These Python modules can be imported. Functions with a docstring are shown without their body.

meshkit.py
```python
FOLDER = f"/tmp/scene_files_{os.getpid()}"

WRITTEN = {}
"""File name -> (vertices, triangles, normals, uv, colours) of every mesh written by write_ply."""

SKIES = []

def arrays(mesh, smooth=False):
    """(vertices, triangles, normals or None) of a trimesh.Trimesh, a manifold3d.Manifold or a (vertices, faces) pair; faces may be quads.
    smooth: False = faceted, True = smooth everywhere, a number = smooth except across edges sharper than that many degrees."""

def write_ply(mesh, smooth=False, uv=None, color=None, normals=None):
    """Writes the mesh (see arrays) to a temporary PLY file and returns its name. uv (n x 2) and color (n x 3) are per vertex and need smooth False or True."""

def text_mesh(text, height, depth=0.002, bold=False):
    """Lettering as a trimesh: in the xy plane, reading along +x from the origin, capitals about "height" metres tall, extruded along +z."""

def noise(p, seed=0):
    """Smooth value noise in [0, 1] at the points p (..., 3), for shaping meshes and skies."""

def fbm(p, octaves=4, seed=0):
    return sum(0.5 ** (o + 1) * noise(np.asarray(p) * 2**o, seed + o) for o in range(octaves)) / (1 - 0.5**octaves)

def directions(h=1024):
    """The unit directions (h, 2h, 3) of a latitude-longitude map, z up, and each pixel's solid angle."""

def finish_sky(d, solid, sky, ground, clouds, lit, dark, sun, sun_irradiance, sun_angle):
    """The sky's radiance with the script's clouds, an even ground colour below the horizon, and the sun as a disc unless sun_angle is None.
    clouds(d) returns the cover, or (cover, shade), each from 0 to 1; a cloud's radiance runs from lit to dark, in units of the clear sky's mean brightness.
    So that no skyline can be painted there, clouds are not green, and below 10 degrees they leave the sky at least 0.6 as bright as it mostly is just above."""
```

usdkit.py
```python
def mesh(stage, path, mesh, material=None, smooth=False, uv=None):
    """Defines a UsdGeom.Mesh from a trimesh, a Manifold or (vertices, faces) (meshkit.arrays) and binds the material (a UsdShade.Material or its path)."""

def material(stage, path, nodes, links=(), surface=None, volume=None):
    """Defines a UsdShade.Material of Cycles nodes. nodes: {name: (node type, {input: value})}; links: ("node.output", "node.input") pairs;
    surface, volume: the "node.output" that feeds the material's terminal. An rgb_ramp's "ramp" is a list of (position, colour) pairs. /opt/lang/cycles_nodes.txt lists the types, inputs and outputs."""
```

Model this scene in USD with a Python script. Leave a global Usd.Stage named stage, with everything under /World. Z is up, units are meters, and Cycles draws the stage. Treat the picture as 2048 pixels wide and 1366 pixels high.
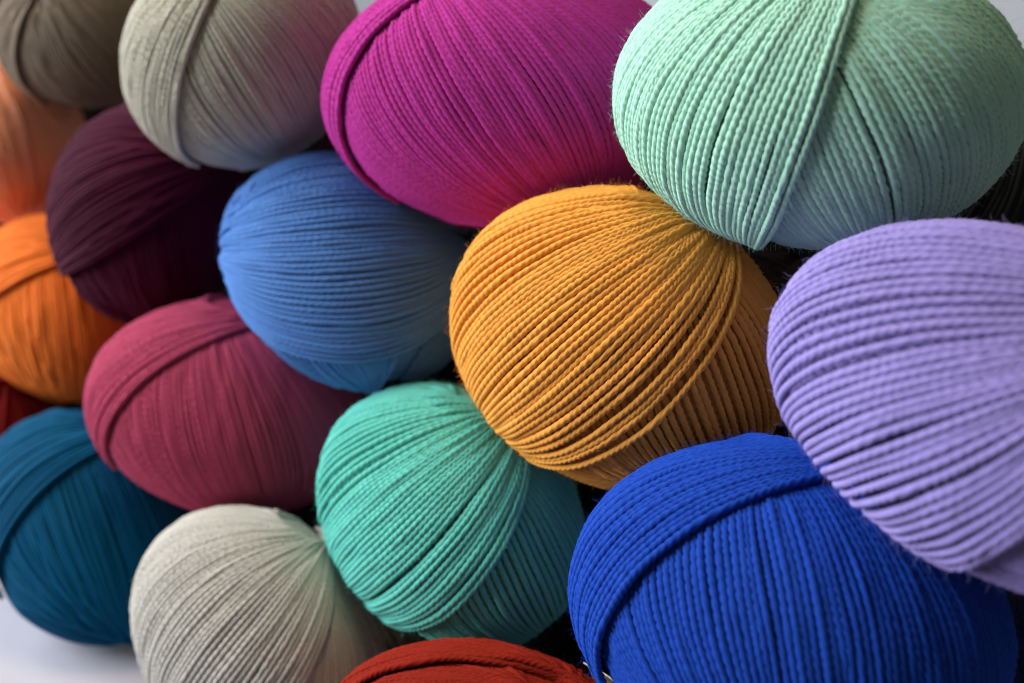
import math
import numpy as np
import trimesh
import meshkit
import usdkit
from pxr import Gf, Sdf, Usd, UsdGeom, UsdLux, UsdShade, Vt

stage = Usd.Stage.CreateInMemory()
UsdGeom.SetStageUpAxis(stage, UsdGeom.Tokens.z)
UsdGeom.SetStageMetersPerUnit(stage, 1.0)
world = UsdGeom.Xform.Define(stage, '/World')
stage.SetDefaultPrim(world.GetPrim())
UsdGeom.Scope.Define(stage, '/World/Looks')

FSTOP = 10.0
# ------------------------------------------------------------------ camera
EYE = np.array([0.0, 0.0, 0.2187])
yaw, pitch = math.radians(128.3), math.atan(699 / 1991)
FWD = np.array([math.cos(yaw) * math.cos(pitch), math.sin(yaw) * math.cos(pitch), -math.sin(pitch)])
RIGHT = np.array([math.sin(yaw), -math.cos(yaw), 0.0])
UP = np.cross(RIGHT, FWD)
cam = UsdGeom.Camera.Define(stage, '/World/camera')
cam.CreateHorizontalApertureAttr(36.0)
cam.CreateFocalLengthAttr(35.0)
cam.CreateFStopAttr(FSTOP)
cam.CreateFocusDistanceAttr(0.214)
cam.CreateClippingRangeAttr(Gf.Vec2f(0.01, 100.0))
cam.CreateExposureAttr(0.0)
mtx = np.eye(4)
mtx[0, :3], mtx[1, :3], mtx[2, :3], mtx[3, :3] = RIGHT, UP, -FWD, EYE
cam.AddTransformOp().Set(Gf.Matrix4d(mtx.tolist()))

SHEEN = 0.12
ALBEDO = 0.82
FIBRE = 0.5
LIGHTS = [
    ('window_light', (-1.12, -0.38, 0.60), (-0.18, 0.19, 0.1), 1.1, 1.1, 14.5, (0.88, 0.94, 1.0)),
    ('room_light', (0.75, -1.0, 0.9), (-0.18, 0.19, 0.1), 1.6, 1.6, 0.36, (1.0, 0.95, 0.88)),
    ('ceiling_lamp', (-0.35, 0.2, 1.2), (-0.18, 0.2, 0.1), 0.35, 0.35, 16.0, (1.0, 0.76, 0.44)),
]

PLACES = {   # centre, semi-axes, rotation vector, winding axis, first normal, tilt (deg), sense
    'mint': ((-0.0874, 0.2146, 0.1962), (0.0452, 0.0380, 0.0330), (-0.0100, 0.0235, -0.0199), (0.0301, 0.2211, -0.9748), (0.9379, 0.3309, 0.1041), 74.4, -1),
    'magenta': ((-0.1786, 0.2225, 0.1901), (0.0535, 0.0377, 0.0366), (-0.0022, -0.0447, 0.3708), (0.0615, -0.0946, -0.9936), (0.6680, -0.7358, 0.1114), 69.3, -1),
    'beige': ((-0.2725, 0.2055, 0.1984), (0.0467, 0.0352, 0.0347), (0.0261, -0.4192, -0.0597), (-0.5217, 0.2622, -0.8118), (0.8427, 0.3063, -0.4427), 70.6, -1),
    'taupe': ((-0.3929, 0.2277, 0.2052), (0.0467, 0.0382, 0.0317), (0.2407, -0.2886, 0.0487), (-0.4680, 0.4796, -0.7423), (0.8154, -0.0894, -0.5719), 82.9, -1),
    'lavender': ((-0.0295, 0.1805, 0.1511), (0.0469, 0.0380, 0.0301), (-0.0701, 0.2454, -0.0414), (0.8037, -0.4697, 0.3653), (0.5927, 0.6859, -0.4222), 54.6, 1),
    'amber': ((-0.1268, 0.2030, 0.1352), (0.0463, 0.0350, 0.0386), (0.0465, 0.3088, 0.1434), (-0.0963, 0.0727, 0.9927), (-0.8418, -0.5381, -0.0422), 62.0, 1),
    'blue': ((-0.2278, 0.2052, 0.1364), (0.0466, 0.0359, 0.0343), (-0.0212, 0.4271, -0.2096), (0.6890, 0.7185, -0.0953), (-0.1784, 0.0407, -0.9831), 58.0, 1),
    'plum': ((-0.3339, 0.2051, 0.1396), (0.0429, 0.0357, 0.0428), (-0.2195, -0.0005, -0.1232), (0.2977, 0.1695, 0.9395), (-0.5805, -0.7492, 0.3191), 55.5, 1),
    'salmon': ((-0.4567, 0.2087, 0.1567), (0.0457, 0.0378, 0.0355), (-0.0062, 0.0162, -0.0092), (0.2212, 0.0523, -0.9738), (0.1674, 0.9817, 0.0907), 87.0, -1),
    'royal': ((-0.0660, 0.1724, 0.0983), (0.0450, 0.0367, 0.0347), (-0.0113, 0.0017, 0.1661), (-0.1173, -0.5634, -0.8178), (0.8838, -0.4349, 0.1728), 65.0, -1),
    'turquoise': ((-0.1711, 0.1874, 0.0783), (0.0463, 0.0343, 0.0357), (0.0352, 0.2086, -0.1712), (-0.0940, 0.1312, 0.9869), (-0.6462, -0.7621, 0.0398), 62.0, 1),
    'rose': ((-0.2734, 0.1907, 0.0834), (0.0522, 0.0424, 0.0360), (0.1296, 0.1307, 0.3451), (-0.0466, -0.3785, -0.9244), (0.9163, -0.3846, 0.1113), 69.6, -1),
    'orange': ((-0.4012, 0.1992, 0.0917), (0.0476, 0.0367, 0.0393), (0.0075, 0.2282, -0.0688), (-0.0002, 0.4709, 0.8822), (-0.9768, -0.1890, 0.1006), 62.3, 1),
    'rust': ((-0.1129, 0.1444, 0.0371), (0.0547, 0.0350, 0.0375), (-0.0400, 0.1225, 0.1553), (-0.0429, -0.0913, -0.9949), (-0.3870, 0.9196, -0.0677), 83.6, -1),
    'grey': ((-0.2187, 0.1525, 0.0359), (0.0471, 0.0328, 0.0379), (0.0861, 0.1567, -0.0641), (-0.0131, -0.5501, -0.8350), (0.5724, 0.6806, -0.4573), 78.4, -1),
    'petrol': ((-0.3234, 0.1586, 0.0334), (0.0515, 0.0380, 0.0370), (-0.0007, 0.3799, -0.0587), (0.5691, -0.5928, -0.5699), (0.8192, 0.4681, 0.3313), 59.6, -1),
    'dark_red': ((-0.4209, 0.1657, 0.0341), (0.0460, 0.0380, 0.0360), (0.0000, -0.0001, -0.0002), (0.0000, 0.1000, -0.9950), (1.0000, 0.0000, 0.0000), 65.0, 1),
    'sage': ((-0.0258, 0.3015, 0.1472), (0.0460, 0.0380, 0.0360), (0.0000, 0.0000, 0.0000), (0.0000, 0.1000, -0.9950), (1.0000, 0.0000, 0.0000), 65.0, 1),
    'charcoal': ((-0.0845, 0.3000, 0.1570), (0.0460, 0.0380, 0.0360), (0.0000, 0.0000, 0.0000), (0.0000, 0.1000, -0.9950), (1.0000, 0.0000, 0.0000), 65.0, 1),
    'ink': ((-0.1253, 0.2873, 0.1162), (0.0460, 0.0380, 0.0360), (0.0000, 0.0000, 0.0000), (0.0000, 0.1000, -0.9950), (1.0000, 0.0000, 0.0000), 65.0, 1),
    'umber': ((-0.1942, 0.2895, 0.1670), (0.0460, 0.0380, 0.0360), (0.0000, 0.0000, 0.0000), (0.0000, 0.1000, -0.9950), (1.0000, 0.0000, 0.0000), 65.0, 1),
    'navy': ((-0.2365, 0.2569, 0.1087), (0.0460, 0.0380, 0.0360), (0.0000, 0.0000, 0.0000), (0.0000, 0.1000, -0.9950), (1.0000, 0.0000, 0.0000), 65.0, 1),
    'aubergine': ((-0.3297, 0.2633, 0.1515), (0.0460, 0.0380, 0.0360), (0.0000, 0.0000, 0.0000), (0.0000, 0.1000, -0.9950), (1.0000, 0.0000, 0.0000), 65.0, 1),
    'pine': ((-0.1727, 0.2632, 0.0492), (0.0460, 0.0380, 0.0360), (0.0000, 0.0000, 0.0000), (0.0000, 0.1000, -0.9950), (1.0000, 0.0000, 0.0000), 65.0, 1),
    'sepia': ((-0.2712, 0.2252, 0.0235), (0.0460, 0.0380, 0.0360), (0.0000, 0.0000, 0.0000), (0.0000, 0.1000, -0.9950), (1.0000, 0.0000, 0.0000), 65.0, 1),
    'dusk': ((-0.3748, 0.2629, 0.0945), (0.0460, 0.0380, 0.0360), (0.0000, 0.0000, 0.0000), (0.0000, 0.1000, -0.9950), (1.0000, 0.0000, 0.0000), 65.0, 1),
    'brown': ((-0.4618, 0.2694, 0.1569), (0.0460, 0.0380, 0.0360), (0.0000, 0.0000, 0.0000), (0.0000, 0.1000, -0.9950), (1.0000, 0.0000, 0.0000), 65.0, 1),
    'wine': ((-0.4013, 0.2140, 0.0168), (0.0460, 0.0380, 0.0360), (0.0000, 0.0000, 0.0000), (0.0000, 0.1000, -0.9950), (1.0000, 0.0000, 0.0000), 65.0, 1),
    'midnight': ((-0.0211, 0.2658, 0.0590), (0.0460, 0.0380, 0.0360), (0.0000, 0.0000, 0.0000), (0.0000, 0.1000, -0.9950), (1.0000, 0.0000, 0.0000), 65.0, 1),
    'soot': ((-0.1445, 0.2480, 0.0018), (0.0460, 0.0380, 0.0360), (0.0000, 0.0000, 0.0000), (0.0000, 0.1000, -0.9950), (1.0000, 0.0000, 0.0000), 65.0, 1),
    'fawn': ((-0.2168, 0.2250, -0.0186), (0.0460, 0.0380, 0.0360), (0.0000, 0.0000, 0.0000), (0.0000, 0.1000, -0.9950), (1.0000, 0.0000, 0.0000), 65.0, 1),
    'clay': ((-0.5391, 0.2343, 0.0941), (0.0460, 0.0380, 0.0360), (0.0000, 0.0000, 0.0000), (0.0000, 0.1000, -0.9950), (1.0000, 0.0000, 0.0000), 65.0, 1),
}

# ------------------------------------------------------------------ materials
def srgb(*c):
    c = np.array(c, float) / 255.0
    return np.where(c <= 0.04045, c / 12.92, ((c + 0.055) / 1.055) ** 2.4)


def wool(name, rgb, heather=0.08, tint=(1, 1, 1)):
    """Matt twisted wool: a heathered base, fibre-fine relief and a soft sheen."""
    c = srgb(*rgb) * ALBEDO
    lo, hi = c * (1 - heather), np.minimum(c * (1 + heather), 0.95)
    return usdkit.material(stage, '/World/Looks/' + name, {
        'at': ('attribute', {'attribute': 'fibre'}),
        'geo': ('geometry', {}),
        'streak': ('noise_texture', {'scale': 3.0, 'detail': 3.0, 'roughness': 0.65}),
        'broad': ('noise_texture', {'scale': 220.0, 'detail': 2.0}),
        'ramp': ('rgb_ramp', {'ramp': [(0.25, tuple(lo)), (0.75, tuple(hi))]}),
        'sum': ('math', {'math_type': 'multiply_add', 'value2': 0.4, 'value3': 0.0}),
        'add': ('math', {'math_type': 'multiply_add', 'value2': 0.6}),
        'bump': ('bump', {'strength': FIBRE, 'distance': 0.0002}),
        'p': ('principled_bsdf', {'roughness': 0.85, 'specular_ior_level': 0.05, 'sheen_weight': SHEEN,
                                  'sheen_roughness': 0.5, 'sheen_tint': tuple(np.minimum(1, c * 1.1 + 0.01)),
                                  'diffuse_roughness': 0.6}),
    }, [('at.vector', 'streak.vector'), ('geo.position', 'broad.vector'),
        ('streak.fac', 'add.value1'), ('broad.fac', 'sum.value1'), ('sum.value', 'add.value3'),
        ('add.value', 'ramp.fac'), ('ramp.color', 'p.base_color'),
        ('streak.fac', 'bump.height'), ('bump.normal', 'p.normal')], surface='p.BSDF')


def plain(name, rgb, rough=0.7, noise=30.0, amount=0.04):
    c = srgb(*rgb)
    return usdkit.material(stage, '/World/Looks/' + name, {
        'geo': ('geometry', {}),
        'n': ('noise_texture', {'scale': noise, 'detail': 4.0}),
        'ramp': ('rgb_ramp', {'ramp': [(0.3, tuple(c * (1 - amount))), (0.7, tuple(np.minimum(c * (1 + amount), 0.95)))]}),
        'p': ('principled_bsdf', {'roughness': rough, 'specular_ior_level': 0.3}),
    }, [('geo.position', 'n.vector'), ('n.fac', 'ramp.fac'), ('ramp.color', 'p.base_color')], surface='p.BSDF')


# ------------------------------------------------------------------ light: a window to the left, a weak warm lamp overhead and the dim room behind the camera
def area_light(name, pos, aim, w, h, intensity, color):
    l = UsdLux.RectLight.Define(stage, '/World/' + name)
    l.CreateWidthAttr(w)
    l.CreateHeightAttr(h)
    l.CreateIntensityAttr(intensity)
    l.CreateColorAttr(Gf.Vec3f(*color))
    pos, aim = np.array(pos, float), np.array(aim, float)
    z = pos - aim
    z /= np.linalg.norm(z)
    x = np.cross([0, 0, 1.0], z) if abs(z[2]) < 0.99 else np.array([1.0, 0, 0])
    x /= np.linalg.norm(x)
    y = np.cross(z, x)
    m = np.eye(4)
    m[0, :3], m[1, :3], m[2, :3], m[3, :3] = x, y, z, pos
    l.AddTransformOp().Set(Gf.Matrix4d(m.tolist()))
    return l


for args in LIGHTS:
    area_light(*args)


# ------------------------------------------------------------------ setting
def tag(prim, **data):
    for k, v in data.items():
        prim.SetCustomDataByKey(k, v)


TABLE = plain('white_tabletop', (160, 157, 166), 0.55, 60.0, 0.02)
PAPER = plain('cream_paper', (236, 222, 190), 0.6, 300.0, 0.03)
WALL = plain('pale_wall', (160, 161, 166), 0.9, 8.0, 0.03)
top = trimesh.creation.box([2.2, 0.9, 0.03])
top.apply_translation([-0.5, 0.46, -0.015])
tag(usdkit.mesh(stage, '/World/tabletop', top, TABLE).GetPrim(), kind='structure',
    label='white tabletop under the stack of yarn balls', category='table')
wl = trimesh.creation.box([6.0, 0.1, 3.0])
wl.apply_translation([-0.5, 1.3, 0.6])
tag(usdkit.mesh(stage, '/World/wall', wl, WALL).GetPrim(), kind='structure',
    label='pale grey wall far behind the yarn balls', category='wall')

# ------------------------------------------------------------------ yarn balls
def rotation(v):
    v = np.array(v, float)
    a = np.linalg.norm(v)
    if a < 1e-9:
        return np.eye(3)
    k = v / a
    K = np.array([[0, -k[2], k[1]], [k[2], 0, -k[0]], [-k[1], k[0], 0]])
    return np.eye(3) + math.sin(a) * K + (1 - math.cos(a)) * K @ K


def put_mesh(path, v, f, n, mat, fib=None):
    m = UsdGeom.Mesh.Define(stage, path)
    m.CreatePointsAttr(Vt.Vec3fArray.FromNumpy(np.ascontiguousarray(v, np.float32)))
    m.CreateFaceVertexCountsAttr(Vt.IntArray.FromNumpy(np.full(len(f), f.shape[1], np.int32)))
    m.CreateFaceVertexIndicesAttr(Vt.IntArray.FromNumpy(np.ascontiguousarray(f.ravel(), np.int32)))
    m.CreateSubdivisionSchemeAttr('none')
    m.CreateNormalsAttr(Vt.Vec3fArray.FromNumpy(np.ascontiguousarray(n, np.float32)))
    m.SetNormalsInterpolation('vertex')
    if fib is not None:
        UsdGeom.PrimvarsAPI(m).CreatePrimvar('fibre', Sdf.ValueTypeNames.Float3Array, 'vertex').Set(Vt.Vec3fArray.FromNumpy(np.ascontiguousarray(fib, np.float32)))
    UsdShade.MaterialBindingAPI.Apply(m.GetPrim()).Bind(mat)
    return m


LOBES, PITCH = 3, 3.7                                             # plies in the yarn, and yarn widths per turn of the twist
ANG = np.concatenate([np.radians([-60, -21, 21]) + k * 2 * math.pi / LOBES for k in range(LOBES)])


def lobe_radius(a):
    d = (a + math.pi / LOBES) % (2 * math.pi / LOBES) - math.pi / LOBES
    return 0.40 * np.cos(d) + np.sqrt(0.60 ** 2 - (0.40 * np.sin(d)) ** 2)


def tube(x, nrm, r, twist=None, off=0.0):
    """A strand along the points x, nrm pointing out of the ball. twist: angle of the plies at each point, or None for a plain thread."""
    t = np.gradient(x, axis=0)
    t /= np.linalg.norm(t, axis=1, keepdims=True)
    n = nrm - t * (nrm * t).sum(1, keepdims=True)
    n /= np.linalg.norm(n, axis=1, keepdims=True)
    b = np.cross(n, t)
    if twist is None:
        a = np.arange(4) * 2 * math.pi / 4 + math.pi / 4
        th = np.broadcast_to(a, (len(x), 4))
        rad = np.ones(4) * 1.08
    else:
        th = ANG[None] + twist[:, None]
        rad = lobe_radius(ANG)
    c, s = np.cos(th)[..., None], np.sin(th)[..., None]
    r = np.broadcast_to(r, (len(x),))
    p = x[:, None] + r[:, None, None] * rad[None, :, None] * (c * n[:, None] + s * b[:, None])
    k = p.shape[1]
    du = np.gradient(p, axis=0)
    dv = np.roll(p, -1, 1) - np.roll(p, 1, 1)
    nn = np.cross(dv, du)
    nn /= np.linalg.norm(nn, axis=2, keepdims=True) + 1e-20
    out = c * n[:, None] + s * b[:, None]
    nn *= np.sign((nn * out).sum(2, keepdims=True))
    i, j = np.meshgrid(np.arange(len(x) - 1), np.arange(k), indexing='ij')
    q = np.stack([i * k + j, i * k + (j + 1) % k, (i + 1) * k + (j + 1) % k, (i + 1) * k + j], -1).reshape(-1, 4)
    p, nn = p.reshape(-1, 3), nn.reshape(-1, 3)
    m = q[len(q) // 2]
    if np.cross(p[m[1]] - p[m[0]], p[m[2]] - p[m[0]]) @ nn[m[0]] < 0:
        q = q[:, ::-1]
    s = np.r_[0, np.cumsum(np.linalg.norm(np.diff(x, axis=0), axis=1))] / r.mean()
    a0 = ANG if twist is not None else np.arange(k) * 2 * math.pi / k
    fib = np.stack(np.broadcast_arrays(s[:, None] * 0.35 + off, np.cos(a0)[None] * 2.2 + off, np.sin(a0)[None] * 2.2), -1).reshape(-1, 3)
    return p, q, nn, fib


def join(parts):
    at = np.cumsum([0] + [len(t[0]) for t in parts])
    return (np.vstack([t[0] for t in parts]), np.vstack([t[1] + a for t, a in zip(parts, at)]),
            np.vstack([t[2] for t in parts]), np.vstack([t[3] for t in parts]))


def runs(mask):
    e = np.flatnonzero(np.diff(np.r_[0, mask.astype(np.int8), 0]))
    return list(zip(e[::2], e[1::2]))


def dilate(m, k):
    for _ in range(k):
        m = m | np.roll(m, 1) | np.roll(m, -1)
    return m


TOTAL = []


def contacts(kind, deeper=0.0):
    """The planes (point, normal) in which this ball and its neighbours press each other flat; the table is one more."""
    c, ax, rv, *_ = PLACES[kind]
    c, out = np.array(c), [(np.array([0, 0, 0.0006 + deeper]), np.array([0, 0, -1.0]))]
    for other, (c2, ax2, rv2, *_) in PLACES.items():
        u = np.array(c2) - c
        L = np.linalg.norm(u)
        if other == kind or L > 0.11:
            continue
        u /= L
        a = 1 / np.linalg.norm(rotation(rv).T @ u / np.array(ax))
        b = 1 / np.linalg.norm(rotation(rv2).T @ u / np.array(ax2))
        if a + b > L - 0.0005:
            out.append((c + u * (a - (a + b - L) / 2 - deeper), u))
    return out


def press(x, planes, M, centre, soft=0.0011):
    w = x @ M.T + centre
    for p, n in planes:
        s = (w - p) @ n
        w = w + np.minimum(0, -soft * np.logaddexp(0, s / soft))[:, None] * n
    return (w - centre) @ M


EYES = [EYE, EYE + 0.035 * RIGHT, EYE - 0.035 * RIGHT, EYE + 0.03 * UP]


def hidden(kind, X):
    """Which of the world points X lie behind the other balls or well outside the picture, seen from the camera and from a step to each side."""
    out = np.ones(len(X), bool)
    me = PLACES[kind][0]
    for e in EYES:
        d = X - e
        z = d @ FWD
        block = (np.abs(d @ RIGHT / z) > 0.514 * 1.07) | (np.abs(d @ UP / z) > 0.343 * 1.09)
        for other, (c, ax, rv, *_) in PLACES.items():
            c = np.array(c)
            if other == kind or np.linalg.norm(c - e) > np.linalg.norm(np.array(me) - e) + 0.05:
                continue
            w = np.cross(c - e, np.array(me) - e)
            if np.linalg.norm(w) / np.linalg.norm(np.array(me) - e) > 0.13:
                continue
            Ms = rotation(rv).T / (np.array(ax) * 0.9)[:, None]
            o, q = Ms @ (e - c), d @ Ms.T
            a, b, k = (q * q).sum(1), q @ o, o @ o - 1
            disc = b * b - a * k
            t = (-b - np.sqrt(np.maximum(disc, 0))) / a
            block |= (disc > 0) & (t > 0) & (t < 1)
        out &= block
    return out


def yarn_ball(kind, name, label, rgb, d=0.00165, fine=8.5, singles=True, layers=2.0, seed=1, fuzz=1500,
              gap=0.5, pack=0.95, wobble=0.16, heather=0.08, front=-0.06, back=False, loose=0, spread=0.0, older=1.0, label_at=None):
    """A ball wound from one yarn of diameter d. Every wrap is a tilted loop, the tilt turning a little from wrap to wrap;
    later wraps lie on earlier ones, so the last wrap leaves the ridge that shows on the ball."""
    centre, axes, rv, A, B, tilt, sense = PLACES[kind]
    rng = np.random.default_rng(seed)
    mat = wool(kind + '_wool', rgb, heather)
    centre, axes, M = np.array(centre), np.array(axes), rotation(rv)
    A, B = np.array(A), np.array(B)
    tau = math.radians(tilt)
    root = UsdGeom.Xform.Define(stage, '/World/' + name)
    mm = np.eye(4)
    mm[:3, :3], mm[3, :3] = M.T, centre
    root.AddTransformOp().Set(Gf.Matrix4d(mm.tolist()))
    tag(root.GetPrim(), label=label, category='yarn ball', group='yarn balls stacked on the table')
    base = '/World/' + name + '/'
    eye = M.T @ (EYE - centre)
    S = axes - d * (layers + 1.0)                                    # the ellipsoid the wraps start on
    core = trimesh.creation.icosphere(4)
    cv = press(core.vertices * (S + d * 0.2), contacts(kind, 0.0016), M, centre)
    cn = core.vertices / S
    put_mesh(base + 'core', cv, core.faces, cn / np.linalg.norm(cn, axis=1, keepdims=True), mat)

    step = PITCH * d / (fine if fine else 3.4)
    strand_parts, inner, every = [], [], []
    dents = contacts(kind)

    def wind(A, B, tau, sense, polar, mask_axis=None):
        """One full layer of loops; a polar layer only fills what the outer layer leaves open round its two poles."""
        C = np.cross(A, B)
        reff = 0.93 * float(max(axes[0] * (1 - A[0] ** 2) ** 0.5, axes[1] * (1 - A[1] ** 2) ** 0.5, axes[2] * (1 - A[2] ** 2) ** 0.5))
        base_count = 2 * math.pi * reff * math.sin(tau) / (d * pack)
        spr = 0.0 if polar else spread
        count = int(base_count * (1 + 0.25 * spr) / (1 if polar else 0.3 + 0.7 * older))
        gaps = 1 + 0.13 * rng.standard_normal(count)
        gaps = np.clip(gaps, 0.6, 1.5) + (rng.random(count) < 0.08) * gap * rng.random(count)
        gaps[:int(base_count * 0.25 * (1 + spr))] /= 1 + spr
        if not polar:
            gaps[int(count * 0.27):] *= older
        if loose and not polar:
            gaps[:loose] *= 1.15 + 0.6 * (np.arange(loose) % 3 == 1)
        age = np.cumsum(gaps)
        age = (age - age[0]) / (age[-1] + gaps.mean())
        fan = 0.0 if polar else spread * sense * 2 * math.pi * math.sin(tau) * np.sign(C @ (eye / axes))
        grid = np.linspace(0, 1, 181)
        gp = -sense * 2 * math.pi * grid
        normals = math.cos(tau) * A[:, None] + math.sin(tau) * (np.cos(gp) * B[:, None] + np.sin(gp) * C[:, None])
        offsets = 0.0 if polar else (fan * np.minimum(grid, 0.25))[None]
        lift = 0.07 * rng.standard_normal(count)
        nu = int(2 * math.pi * 0.04 / step)
        u = np.linspace(0, 2 * math.pi, nu, endpoint=False)
        for k in range(count):
            ph = -sense * 2 * math.pi * age[k]
            n = math.cos(tau) * A + math.sin(tau) * (math.cos(ph) * B + math.sin(ph) * C)
            e1 = np.cross(n, A)
            e1 /= np.linalg.norm(e1)
            e2 = np.cross(n, e1)
            o = 0.0 if polar else fan * min(age[k], 0.25)
            p = n * o + math.sqrt(1 - o * o) * (e1 * np.cos(u)[:, None] + e2 * np.sin(u)[:, None])
            q = np.stack([p[:, 0] * 2.6 + seed * 7.1, p[:, 1] * 2.6 + k * 0.33, p[:, 2] * 2.6], 1)
            side = (meshkit.noise(q, seed) - 0.5) * 2 * wobble + (meshkit.noise(q * 2.3, seed + 9) - 0.5) * 0.5 * wobble
            up = (meshkit.noise(q * 1.7 + 31, seed + 3) - 0.5) * 0.3
            f = p @ normals - offsets                                # sign changes: the other loops that pass over each point
            cross = np.sign(f[:, :-1]) * np.sign(f[:, 1:]) <= 0
            age2 = grid[np.argmax(cross, axis=1)]
            top = age2 > age[k] - 3.0 / count - grid[1]
            reach = int(2.5 * d / step) + 1
            under = np.convolve(np.r_[~top[-reach:], ~top, ~top[:reach]], np.ones(2 * reach + 1) / (2 * reach + 1), 'valid')
            dn = np.abs(p @ (-math.sin(ph) * B + math.cos(ph) * C))
            crowd = np.clip(0.62 / np.maximum(dn, 0.15) - 1, 0, 2.2)
            p = p + n * (side * d / reff)[:, None]
            p /= np.linalg.norm(p, axis=1, keepdims=True)
            N = p / S
            N /= np.linalg.norm(N, axis=1, keepdims=True)
            if polar:
                sink = np.clip((np.abs(p @ mask_axis) - math.sin(polar) + 0.16) / 0.22, 0, 1)
                h = d * (0.3 + (0.8 * layers + 0.4 * (1 - age[k])) * sink + lift[k] + up)
            else:
                h = d * (0.5 + layers * (1 - age[k]) + lift[k] + up + crowd * 0.5 * rng.random() - 0.75 * under)
            x = press(p * S + N * h[:, None], dents, M, centre)
            view = eye - x
            view /= np.linalg.norm(view, axis=1, keepdims=True)
            facing = (N * view).sum(1)
            seen = facing > front
            far = np.zeros(nu, bool)
            idx = np.arange(0, nu, 6)
            far[:] = np.repeat(hidden(kind, x[idx] @ M.T + centre), 6)[:nu]
            far = ~dilate(~far, 6)
            if polar:
                seen &= np.abs(p @ mask_axis) > math.sin(polar) - 0.16
            hi = dilate(top, int(1.5 * d / step) + 1) & seen & ~far
            lo = seen & ~hi & (not back)
            if not seen.any():
                continue
            first = int(np.argmin(facing))       # start each loop where it is hidden, so that no visible run is cut in two
            x, N, hi, lo = (np.roll(a, -first, axis=0) for a in (x, N, hi, lo))
            s = np.r_[0, np.cumsum(np.linalg.norm(np.diff(x, axis=0), axis=1))]
            tw = s / (PITCH * d) * 2 * math.pi + rng.random() * 6.28 + (meshkit.noise(np.stack([s * 90, s * 0 + k, s * 0], 1), 5) - 0.5) * 6
            rr = d * 0.535 * (1 + 0.05 * rng.standard_normal() + 0.22 * (meshkit.noise(np.stack([s * 170, s * 0 + k * 2.3, s * 0], 1), seed + 21) - 0.5))
            for a, b in runs(hi):
                if b - a < 8:
                    continue
                strand_parts.append(tube(x[a:b], N[a:b], rr[a:b], tw[a:b], k * 3.7) if fine else tube(x[a:b], N[a:b], rr[a:b], None, k * 3.7))
                every.append((x[a:b], N[a:b]))
            if not polar:
                for a, b in runs(dilate(lo, 3)):
                    a2 = np.arange(a, b, 5 if fine else 3)
                    if len(a2) > 3:
                        inner.append(tube(x[a2], N[a2], d * 0.5))
        return count

    count = wind(A, B, tau, sense, 0)
    A2 = np.cross(A, eye / axes)                                     # the wraps in the caps run along the caps' visible edge
    A2 /= np.linalg.norm(A2)
    wind(A2, A, math.radians(84), 1, math.pi / 2 - (math.pi / 2 - tau), A)
    # the longest 300 runs are strands of their own, the short remains one part
    strand_parts.sort(key=lambda t: -len(t[0]))
    rest = strand_parts[290:] if singles else []
    strand_parts = strand_parts[:290] if singles else strand_parts
    if singles:
        for i, t in enumerate(strand_parts):
            put_mesh(base + 'strand' + ('_%03d' % i if i else ''), *t[:3], mat, t[3])
        if rest:
            v, f, nn, fib = join(rest)
            m = put_mesh(base + 'short_strands', v, f, nn, mat, fib)
            m.GetPrim().SetCustomDataByKey('kind', 'stuff')
    else:
        v, f, nn, fib = join(strand_parts)
        m = put_mesh(base + 'outer_winding', v, f, nn, mat, fib)
        m.GetPrim().SetCustomDataByKey('kind', 'stuff')
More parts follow.
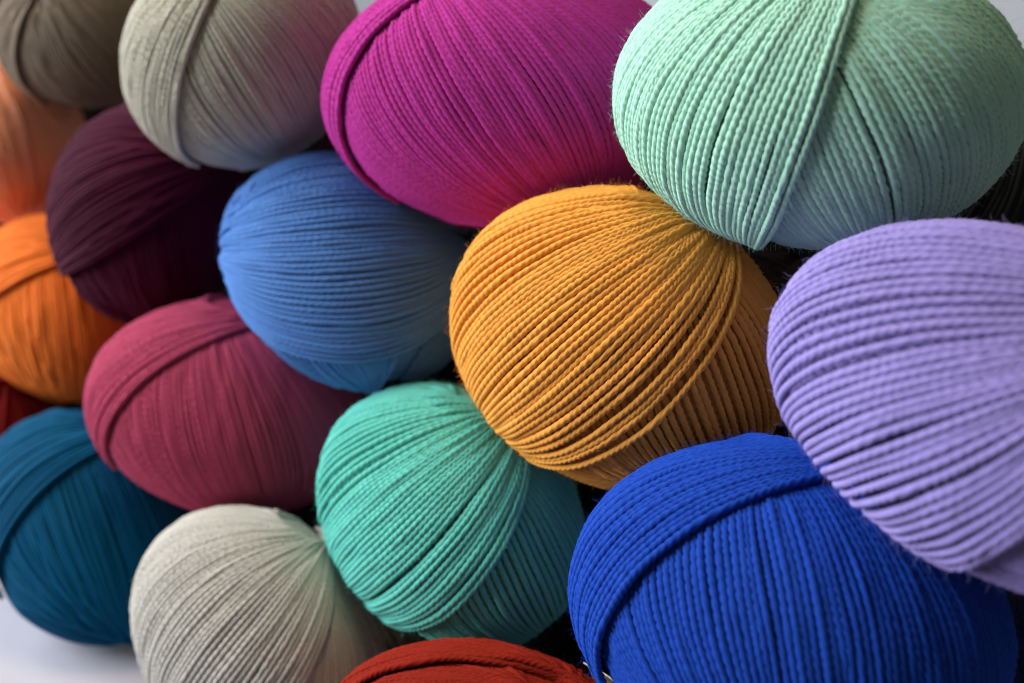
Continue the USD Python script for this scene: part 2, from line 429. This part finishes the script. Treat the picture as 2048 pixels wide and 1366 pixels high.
    if inner:
        v, f, nn, fib = join(inner)
        m = put_mesh(base + 'inner_winding', v, f, nn, mat, fib)
        m.GetPrim().SetCustomDataByKey('kind', 'stuff')
    if fuzz:
        X, NN = np.vstack([e[0] for e in every]), np.vstack([e[1] for e in every])
        pick = rng.integers(0, len(X), fuzz)
        P, Nn = X[pick] + NN[pick] * d * 0.4, NN[pick]
        L = np.where(rng.random(fuzz) < 0.22, rng.uniform(0.0012, 0.0034, fuzz), rng.uniform(0.0004, 0.0013, fuzz))
        dr = rng.standard_normal((fuzz, 3))
        dr = dr - Nn * (dr * Nn).sum(1, keepdims=True)
        dr /= np.linalg.norm(dr, axis=1, keepdims=True)
        dir0 = Nn * rng.uniform(0.15, 1.1, (fuzz, 1)) + dr * 0.8
        curl = rng.standard_normal((fuzz, 3)) * 1.1
        pts = np.zeros((fuzz, 5, 3))
        pts[:, 0] = P - Nn * d * 0.2
        dirn = dir0 / np.linalg.norm(dir0, axis=1, keepdims=True)
        for j in range(1, 5):
            pts[:, j] = pts[:, j - 1] + dirn * (L / 4)[:, None]
            dirn = dirn + (curl + rng.standard_normal((fuzz, 3)) * 0.8) * 0.4
            dirn /= np.linalg.norm(dirn, axis=1, keepdims=True)
        cu = UsdGeom.BasisCurves.Define(stage, base + 'fuzz')
        cu.CreateTypeAttr('linear')
        cu.CreatePointsAttr(Vt.Vec3fArray.FromNumpy(pts.reshape(-1, 3).astype(np.float32)))
        cu.CreateCurveVertexCountsAttr(Vt.IntArray([5] * fuzz))
        cu.CreateWidthsAttr(Vt.FloatArray.FromNumpy(np.tile(np.array([42, 40, 37, 32, 20], np.float32) * 1e-6, fuzz)))
        cu.SetWidthsInterpolation('vertex')
        UsdShade.MaterialBindingAPI.Apply(cu.GetPrim()).Bind(mat)
        cu.GetPrim().SetCustomDataByKey('kind', 'stuff')
    if label_at is not None:                                         # the edge of a paper sleeve round the ball
        x0, x1, a0, a1 = label_at
        aa, xx = np.meshgrid(np.linspace(a0, a1, 40), np.linspace(x0, x1, 6))
        g = np.sqrt(np.maximum(1 - (xx / axes[0]) ** 2, 0.05))
        ring = lambda e: np.stack([xx, (axes[1] + e) * g * np.sin(aa), (axes[2] + e) * g * np.cos(aa)], -1)
        outer, inner_ = ring(d * 0.75), ring(d * 0.75 - 0.0003)
        v = np.vstack([outer.reshape(-1, 3), inner_.reshape(-1, 3)])
        i, j = np.meshgrid(np.arange(5), np.arange(39), indexing='ij')
        q = np.stack([i * 40 + j, i * 40 + j + 1, (i + 1) * 40 + j + 1, (i + 1) * 40 + j], -1).reshape(-1, 4)
        rim = list(range(40)) + [40 * r + 39 for r in range(1, 6)] + list(range(238, 199, -1)) + [40 * r for r in range(4, 0, -1)]
        w = np.array([[rim[t], rim[(t + 1) % len(rim)], rim[(t + 1) % len(rim)] + 240, rim[t] + 240] for t in range(len(rim))])
        v = press(v, dents, M, centre)
        pm = usdkit.mesh(stage, base + 'paper_label', (v, np.vstack([q, q[:, ::-1] + 240, w])), PAPER, smooth=40)
        pm.GetPrim().SetCustomDataByKey('label', 'cream paper label round the ball')
    tris = sum(len(t[1]) for t in strand_parts + rest) * 2 + sum(len(t[1]) for t in inner) * 2
    TOTAL.append(tris)
    print('%-10s wraps %d strands %d tris %d' % (kind, count, len(strand_parts), tris))
    return root


BALLS = [
    ('mint', 'yarn_ball', 'mint green yarn ball at the top right, above the lavender and amber balls', (184, 230, 206), dict(seed=1, fuzz=15000)),
    ('magenta', 'yarn_ball_001', 'magenta yarn ball in the top row, between the beige ball and the mint ball', (200, 60, 158), dict(seed=2, fuzz=10000)),
    ('beige', 'yarn_ball_002', 'greyish beige yarn ball in the top row, left of the magenta ball', (198, 192, 174), dict(seed=3, fine=5.5, heather=0.14)),
    ('taupe', 'yarn_ball_003', 'dark taupe brown yarn ball in the top left corner, left of the beige ball', (122, 106, 90), dict(seed=4, fine=False, singles=False, fuzz=0)),
    ('lavender', 'yarn_ball_004', 'lavender purple yarn ball at the right edge, below the mint ball', (158, 143, 206), dict(seed=5, fuzz=11000, d=0.00155, older=1.5)),
    ('amber', 'yarn_ball_005', 'amber yellow yarn ball in the middle, with loose strands on its right side', (250, 176, 80), dict(seed=6, fuzz=15000, loose=7, spread=0.3, older=1.7)),
    ('blue', 'yarn_ball_006', 'cornflower blue yarn ball, below the magenta ball and left of the amber ball', (92, 138, 204), dict(seed=7, spread=0.35, fuzz=7000)),
    ('plum', 'yarn_ball_007', 'very dark plum yarn ball, between the beige ball and the rose ball', (70, 10, 38), dict(seed=8, fine=False, singles=False, fuzz=0)),
    ('salmon', 'yarn_ball_008', 'blurred salmon orange yarn ball at the left edge, under the taupe ball', (246, 168, 130), dict(seed=9, fine=False, singles=False, fuzz=0)),
    ('royal', 'yarn_ball_009', 'royal blue yarn ball at the bottom right, under the lavender ball', (30, 70, 170), dict(seed=10, fuzz=10000)),
    ('turquoise', 'yarn_ball_010', 'turquoise yarn ball, below the amber ball and left of the royal blue ball', (108, 206, 190), dict(seed=11, fuzz=10000, spread=0.3, older=1.7)),
    ('rose', 'yarn_ball_011', 'dusty raspberry rose yarn ball, left of the turquoise ball', (182, 70, 100), dict(seed=12, fine=5.5)),
    ('orange', 'yarn_ball_012', 'bright orange yarn ball at the left edge, left of the rose ball', (244, 126, 50), dict(seed=13, fine=False, singles=False, fuzz=0)),
    ('rust', 'yarn_ball_013', 'rust red yarn ball at the bottom edge, under the turquoise ball', (138, 34, 20), dict(seed=14, fine=5.5, label_at=(0.0022, 0.03, 0.64, 2.0))),
    ('grey', 'yarn_ball_014', 'pale warm grey yarn ball in the bottom row, left of the rust red ball', (194, 189, 180), dict(seed=15, fine=5.5, heather=0.14)),
    ('petrol', 'yarn_ball_015', 'dark petrol blue yarn ball at the left of the bottom row, on the white table', (2, 80, 118), dict(seed=16, fine=False, singles=False, fuzz=0)),
    ('dark_red', 'yarn_ball_016', 'dark red yarn ball sliver at the left edge behind the petrol blue ball', (112, 16, 14), dict(seed=17, fine=False, singles=False, fuzz=0)),
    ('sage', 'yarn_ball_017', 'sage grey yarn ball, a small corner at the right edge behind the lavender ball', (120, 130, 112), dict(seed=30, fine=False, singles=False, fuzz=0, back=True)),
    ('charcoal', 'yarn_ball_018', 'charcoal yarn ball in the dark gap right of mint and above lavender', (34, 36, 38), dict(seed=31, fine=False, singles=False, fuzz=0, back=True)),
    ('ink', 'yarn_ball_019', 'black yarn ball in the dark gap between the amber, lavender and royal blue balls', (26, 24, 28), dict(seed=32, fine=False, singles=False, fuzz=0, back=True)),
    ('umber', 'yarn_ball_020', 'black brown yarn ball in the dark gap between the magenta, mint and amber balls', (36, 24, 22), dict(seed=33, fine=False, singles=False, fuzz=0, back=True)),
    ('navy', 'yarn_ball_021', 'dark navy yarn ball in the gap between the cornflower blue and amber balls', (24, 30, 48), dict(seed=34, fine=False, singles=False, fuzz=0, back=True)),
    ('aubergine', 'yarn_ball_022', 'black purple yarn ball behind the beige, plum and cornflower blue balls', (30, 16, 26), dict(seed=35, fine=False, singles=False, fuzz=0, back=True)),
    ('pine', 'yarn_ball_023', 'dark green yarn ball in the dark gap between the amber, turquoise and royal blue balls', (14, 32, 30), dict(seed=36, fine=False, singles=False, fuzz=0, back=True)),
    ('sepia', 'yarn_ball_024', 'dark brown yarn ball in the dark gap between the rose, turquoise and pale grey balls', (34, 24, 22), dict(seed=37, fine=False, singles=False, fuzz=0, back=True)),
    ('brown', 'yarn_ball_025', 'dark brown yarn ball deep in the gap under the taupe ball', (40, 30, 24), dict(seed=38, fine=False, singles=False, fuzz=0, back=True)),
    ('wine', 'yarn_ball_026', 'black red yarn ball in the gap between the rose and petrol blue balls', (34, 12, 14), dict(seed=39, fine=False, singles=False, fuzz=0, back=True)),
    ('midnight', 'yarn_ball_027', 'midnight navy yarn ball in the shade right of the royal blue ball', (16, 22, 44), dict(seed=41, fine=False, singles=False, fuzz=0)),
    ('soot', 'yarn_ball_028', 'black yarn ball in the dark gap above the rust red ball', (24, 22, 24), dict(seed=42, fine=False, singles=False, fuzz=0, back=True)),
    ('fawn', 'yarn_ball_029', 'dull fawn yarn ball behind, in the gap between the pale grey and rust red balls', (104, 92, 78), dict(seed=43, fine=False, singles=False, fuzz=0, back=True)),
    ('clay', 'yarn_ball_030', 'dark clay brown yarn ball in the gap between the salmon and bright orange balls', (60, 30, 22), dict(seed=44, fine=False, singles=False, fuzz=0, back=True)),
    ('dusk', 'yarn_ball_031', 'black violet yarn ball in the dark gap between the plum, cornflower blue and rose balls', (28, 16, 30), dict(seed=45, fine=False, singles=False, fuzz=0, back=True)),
]

for args in BALLS:
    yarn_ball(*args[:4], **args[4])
print('triangles', sum(TOTAL))
